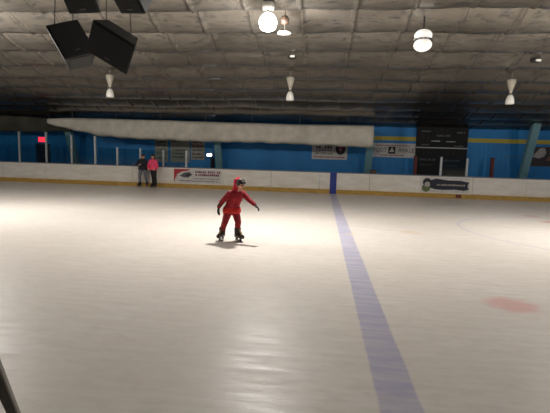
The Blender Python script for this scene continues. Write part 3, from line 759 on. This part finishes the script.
def person(loc, label, J, s, look, M_top, M_leg, M_boot, sleeve='wrist', gloves=None, hood=None, hem=None, hairy='short', voxel=.007, hip_r=.10, paleboot=None, group=None, foot=1.0):
    """J: joints relative to the point between the feet; s: body thickness scale; look: direction the face points"""
    J = {k: (V(v) if k != 'R' else v) for k, v in J.items()}
    t = thing('person', label, 'person', loc, 0, group)
    hc = J['head']; look = V(look).normalized(); sd = look.cross(V((0, 0, 1))).normalized(); hu = sd.cross(look).normalized()
    R = J['R']                                                    # head half height
    def hp(f, r, u): return hc + look * f * R + sd * r * R + hu * u * R
    fw = V(J['front']).normalized(); ax = (J['shL'] - J['shR']).normalized()
    bs = s * foot; ph = .05 if hem else 0
    def torso(bm, g, low=True, up=True, pu=0):
        if up:
            cap(bm, J['shR'] * .78 + J['shL'] * .22 + V((0, 0, -.03)), .085 * s + g, J['shL'] * .78 + J['shR'] * .22 + V((0, 0, -.03)), .085 * s + g)
            ch = (J['shR'] + J['shL']) / 2 * .72 + J['pelvis'] * .28
            cap(bm, ch - ax * .06 * s, .112 * s + g, ch + ax * .06 * s, .112 * s + g)
            wa = (J['shR'] + J['shL']) / 2 * .4 + J['pelvis'] * .6
            cap(bm, wa - ax * .05 * s, .10 * s + g, ch - ax * .05 * s, .11 * s + g); cap(bm, wa + ax * .05 * s, .10 * s + g, ch + ax * .05 * s, .11 * s + g)
            cap(bm, wa - ax * .05 * s, .10 * s + g, J['pelvis'] + V((0, 0, pu)) - ax * .05 * s, .105 * s + g); cap(bm, wa + ax * .05 * s, .10 * s + g, J['pelvis'] + V((0, 0, pu)) + ax * .05 * s, .105 * s + g)
        if low:
            cap(bm, J['hipR'] + V((0, 0, .03)), hip_r * s + g, J['hipL'] + V((0, 0, .03)), hip_r * s + g)
    def arms(bm, g, upto=1.0):
        for q in 'RL':
            cap(bm, J['sh' + q], .056 * s + g, J['el' + q], .043 * s + g)
            cap(bm, J['el' + q], .043 * s + g, J['el' + q].lerp(J['wr' + q], upto), .03 * s + g)
    def legs(bm, g, upto=1.0):
        for q in 'RL':
            cap(bm, J['hip' + q], .085 * s + g, J['kn' + q], .058 * s + g)
            calf = J['kn' + q].lerp(J['an' + q], .3) - fw * .012
            cap(bm, J['kn' + q], .056 * s + g, calf, .057 * s + g); cap(bm, calf, .056 * s + g, J['kn' + q].lerp(J['an' + q], upto), .038 * s + g)
    # the body: one continuous skin
    bm = B(); torso(bm, 0); arms(bm, 0); legs(bm, 0)
    cap(bm, (J['shR'] + J['shL']) / 2, .055 * s, hp(-.15, 0, -.55), .05 * s)
    cap(bm, hp(-.1, 0, .18), R * .80, None, None, 16, (.98, .98, 1.0)); cap(bm, hp(.05, 0, -.2), R * .62, hp(.28, 0, -.55), R * .36)
    cap(bm, hp(.72, 0, .05), R * .08, hp(.86, 0, -.18), R * .13, 10); cap(bm, hp(.62, 0, .16), R * .14, hp(.70, 0, -.1), R * .12, 8)
    for q in (-1, 1):
        cap(bm, hp(-.05, q * .80, .05), R * .12, hp(-.08, q * .82, -.18), R * .1, 8); cap(bm, hp(.52, q * .34, .22), R * .15, hp(.5, q * .12, .25), R * .13, 8)
        cap(bm, hp(.4, q * .36, -.16), R * .26, None, None, 10)
    for q in 'RL':
        hand(bm, J['wr' + q], J['hd' + q], J['pn' + q], s * (1.14 if gloves else .95), 0, 1 if q == 'R' else -1)
        cap(bm, J['an' + q], .038 * s, J['an' + q] + V((0, 0, -.05)) , .036 * s)
        cap(bm, J['an' + q] + V((0, 0, -.05)), .036 * s, J['an' + q] + V((0, 0, -.055)) + V(J['toe' + q]).normalized() * .13 * s, .026 * s)
    fused('body', bm, M['skin'], t, voxel, 3)
    for q in (-1, 1):
        bm = B(); cap(bm, hp(.66, q * .31, .05), R * .10, None, None, 10); obj('eye', bm, M['eyew'], t, True)
    bm = B(); cap(bm, hp(.70, -.16, -.42), R * .06, hp(.70, .16, -.42), R * .06, 8); obj('mouth', bm, M['lips'], t, True)
    # hair
    bm = B(); cap(bm, hp(-.2, 0, .34), R * .80, None, None, 16, (1.04, 1.04, .96)); cap(bm, hp(-.5, 0, .0), R * .52, hp(-.42, 0, -.35), R * .36)
    if hairy == 'fringe': cap(bm, hp(.1, -.35, .62), R * .5, hp(.1, .35, .62), R * .5); cap(bm, hp(.55, -.3, .52), R * .33, hp(.55, .3, .52), R * .33)
    if hairy == 'fringe':
        for q in (-1, 1): cap(bm, hp(.22, q * .72, .35), R * .3, hp(.1, q * .78, .0), R * .22)
    if hairy != 'fringe': cap(bm, hp(.12, 0, .58), R * .6, None, None, 12, (1.1, 1.1, .8))
    if hairy == 'long':
        for k in (-.45, 0, .45): cap(bm, hp(-.45, k, .2), R * .42, hp(-.5, k, -1.15), R * .30)
    fused('hair', bm, M['hair'], t, voxel, 4)
    # clothes
    bm = B(); torso(bm, .014, True, False); legs(bm, .017, .93); cap(bm, J['pelvis'] - ax * .05 * s, .105 * s + .01, J['pelvis'] + ax * .05 * s, .105 * s + .01); fused('trousers', bm, M_leg, t, voxel, 4)
    bm = B(); torso(bm, .022, False); cap(bm, J['hipR'] + V((0, 0, .03)), hip_r * s + .034, J['hipL'] + V((0, 0, .03)), hip_r * s + .034); arms(bm, .016, 1.0 if sleeve == 'wrist' else .4)
    for q in (-1, 1): cap(bm, J['pelvis'] + ax * .055 * q * s, .108 * s + .018, J['pelvis'] + ax * .075 * q * s + V((0, 0, -.12 * s)), .108 * s + .022)
    cap(bm, (J['shR'] + J['shL']) / 2 + V((0, 0, .0)), .07 * s, (J['shR'] + J['shL']) / 2 + V((0, 0, .045)), .066 * s)
    top = fused('jacket' if gloves else 'top', bm, M_top, t, voxel, 4, J['pelvis'].z + (.02 if hem else -.08))
    if hem:
        bm = B(); z = J['pelvis']
        for q in (-1, 1): cap(bm, z + ax * .062 * q * s + V((0, 0, .0)), .110 * s + .018, z + ax * .085 * q * s + V((0, 0, -.14)), .112 * s + .022)
        cap(bm, J['hipR'] + V((0, 0, .03)), hip_r * s + .030, J['hipL'] + V((0, 0, .03)), hip_r * s + .030)
        fused('shirt_hem', bm, hem, t, voxel, 4, z.z - .095)
    if hood:
        bm = B(); cap(bm, hp(-.62, 0, .26), R * .86, None, None, 14, (1, 1, 1.05)); cap(bm, hp(-.62, 0, .0), R * .72, (J['shR'] + J['shL']) / 2 - fw * .05 + V((0, 0, -.02)), R * .85)
        cap(bm, hp(-.6, 0, .2), R * .7, hp(-.7, 0, 1.0), R * .3)
        fused('hood', bm, hood, t, voxel, 4)
    if gloves:
        for q in 'RL':
            bm = B(); hand(bm, J['wr' + q], J['hd' + q], J['pn' + q], s * 1.14, .005, 1 if q == 'R' else -1)
            cap(bm, J['wr' + q] - V(J['hd' + q]).normalized() * .035, .030 * s + .008, J['wr' + q], .028 * s + .006); fused('glove', bm, gloves, t, .005, 2)
    # skates
    for q in 'RL':
        an = J['an' + q]; f = V((J['toe' + q][0], J['toe' + q][1], 0)).normalized(); lat = V((-f.y, f.x, 0)); zs = .078 * s + .012
        fl = .235 * s
        heel = V((an.x, an.y, 0)) - f * .05 * s
        bm = B(); cap(bm, an + V((0, 0, .055)), .058 * bs + .012, V((an.x, an.y, zs + .075 * bs)), .055 * bs + .008)
        cap(bm, heel + V((0, 0, zs + .045 * bs)), .045 * bs, heel + f * .10 * bs + V((0, 0, zs + .05 * bs)), .05 * bs)
        cap(bm, heel + f * .08 * bs + V((0, 0, zs + .05 * bs)), .052 * bs, heel + f * .20 * bs + V((0, 0, zs + .038 * bs)), .042 * bs)
        sk = fused('skate', bm, M_boot, t, .006, 3)
        bm = B(); cap(bm, an + V((0, 0, .05)) + f * .052 * bs, .02 * bs, heel + f * .16 * bs + V((0, 0, zs + .085 * bs)), .024 * bs, 8); fused('tongue', bm, paleboot or M_boot, sk, .006, 2)
        bm = B(); bar(bm, heel - f * .035 * bs + V((0, 0, zs + .004)), heel + f * .225 * bs + V((0, 0, zs + .004)), .05 * bs, .014); obj('sole', bm, M['holder'], sk)
        bm = B()
        for k in (.02, .17): bar(bm, heel + f * k * s + V((0, 0, .028)), heel + f * k * s + V((0, 0, zs)), .022, .05 * s)
        bar(bm, heel - f * .03 * s + V((0, 0, .032)), heel + f * .22 * s + V((0, 0, .032)), .014, .018); obj('blade_holder', bm, M['holder'], sk)
        bm = B(); bar(bm, heel - f * .045 * s + V((0, 0, .012)), heel + f * .245 * s + V((0, 0, .012)), .005, .022); obj('blade', bm, M['steel'], sk)
    return t

YS = 8.17
org = V((-1.75, YS, 0))
def P(px, py, dy=0): 
    return at(px, py, YS + dy) - org
J = dict(pelvis=P(231.5, 208.5), R=.108, head=P(240.3, 184.6, -.02), front=(.55, -.83, 0),
         shR=P(229.5, 193.6, -.06), shL=P(243.0, 193.4, .07), elR=P(221.8, 202.0, -.04), wrR=P(218.9, 207.0, -.12), elL=P(248.8, 199.8, .02), wrL=P(254.6, 204.6, -.06),
         hdR=(-.10, -.12, -1), pnR=(1, -.2, 0), hdL=(.75, -.25, -.6), pnL=(-.3, -.3, -1),
         hipR=P(228.0, 212.0, -.03), hipL=P(235.6, 212.0, .03), knR=P(224.8, 222.4, -.06), knL=P(238.2, 222.2, -.02), anR=P(222.3, 231.6, .02), anL=P(237.6, 231.6, .02), toeR=(-.30, -1, 0), toeL=(.75, -.62, 0))
# keep both blades on the ice
person(org, 'child in red hooded outfit and black gloves skating with arms out', J, .80, (.84, -.46, -.22), M['red'], M['redtrouser'], M['boot'], gloves=M['glove'], hood=M['hood'], hem=M['redshirt'], hairy='fringe', voxel=.006, foot=1.22, paleboot=M['bootpale'])

def stand(px, py, Y, h, dy=0): 
    p = at(px, py, Y); return V((p.x, Y, 0))
o1 = stand(142.8, 187, 20.72, 1.63)
J1 = dict(pelvis=(.0, 0, .96), R=.118, head=(.02, -.01, 1.545), front=(.1, -1, 0), shR=(-.175, 0, 1.36), shL=(.185, 0, 1.36), elR=(-.33, .04, 1.16), wrR=(-.46, .16, 1.16), elL=(.23, -.06, 1.10), wrL=(.04, -.22, 1.14),
          hdR=(-.6, .5, .12), pnR=(0, 0, -1), hdL=(-.9, -.2, .1), pnL=(.1, .9, -.2), hipR=(-.10, 0, .93), hipL=(.11, 0, .93), knR=(-.15, -.03, .55), knL=(.17, -.03, .55), anR=(-.16, .02, .185), anL=(.21, .02, .185), toeR=(-.35, -1, 0), toeL=(.4, -1, 0))
person(o1, 'person in dark jacket and grey jeans, arm resting on the boards', J1, 1.0, (.25, -1, -.1), M['darkjacket'], M['jeans'], M['blackboot'], hairy='short', voxel=.012)
o2 = stand(153.0, 188, 20.62, 1.66)
J2 = dict(pelvis=(.02, 0, .97), R=.116, head=(.0, -.01, 1.56), front=(-.3, -1, 0), shR=(-.155, .02, 1.36), shL=(.17, -.03, 1.36), elR=(-.24, .0, 1.10), wrR=(-.20, -.16, .98), elL=(.26, -.03, 1.10), wrL=(.20, -.16, .96),
          hdR=(.5, -.3, -.5), pnR=(.3, .6, .1), hdL=(-.5, -.3, -.4), pnL=(-.3, .6, .1), hipR=(-.07, 0, .94), hipL=(.10, 0, .94), knR=(.01, -.05, .55), knL=(.12, -.02, .55), anR=(.0, .02, .185), anL=(.14, .02, .185), toeR=(-.5, -1, 0), toeL=(.25, -1, 0))
person(o2, 'person in bright pink top and black leggings standing at the boards', J2, .98, (-.5, -1, -.1), M['pink'], M['leggings'], M['blackboot'], hairy='long', voxel=.012)

# ------------------------------------------------------------------ air and exposure
w = bpy.data.worlds.new('world'); SC.world = w; w.use_nodes = True
w.node_tree.nodes['Background'].inputs[0].default_value = (.02, .022, .025, 1)
w.node_tree.nodes['Background'].inputs[1].default_value = .2
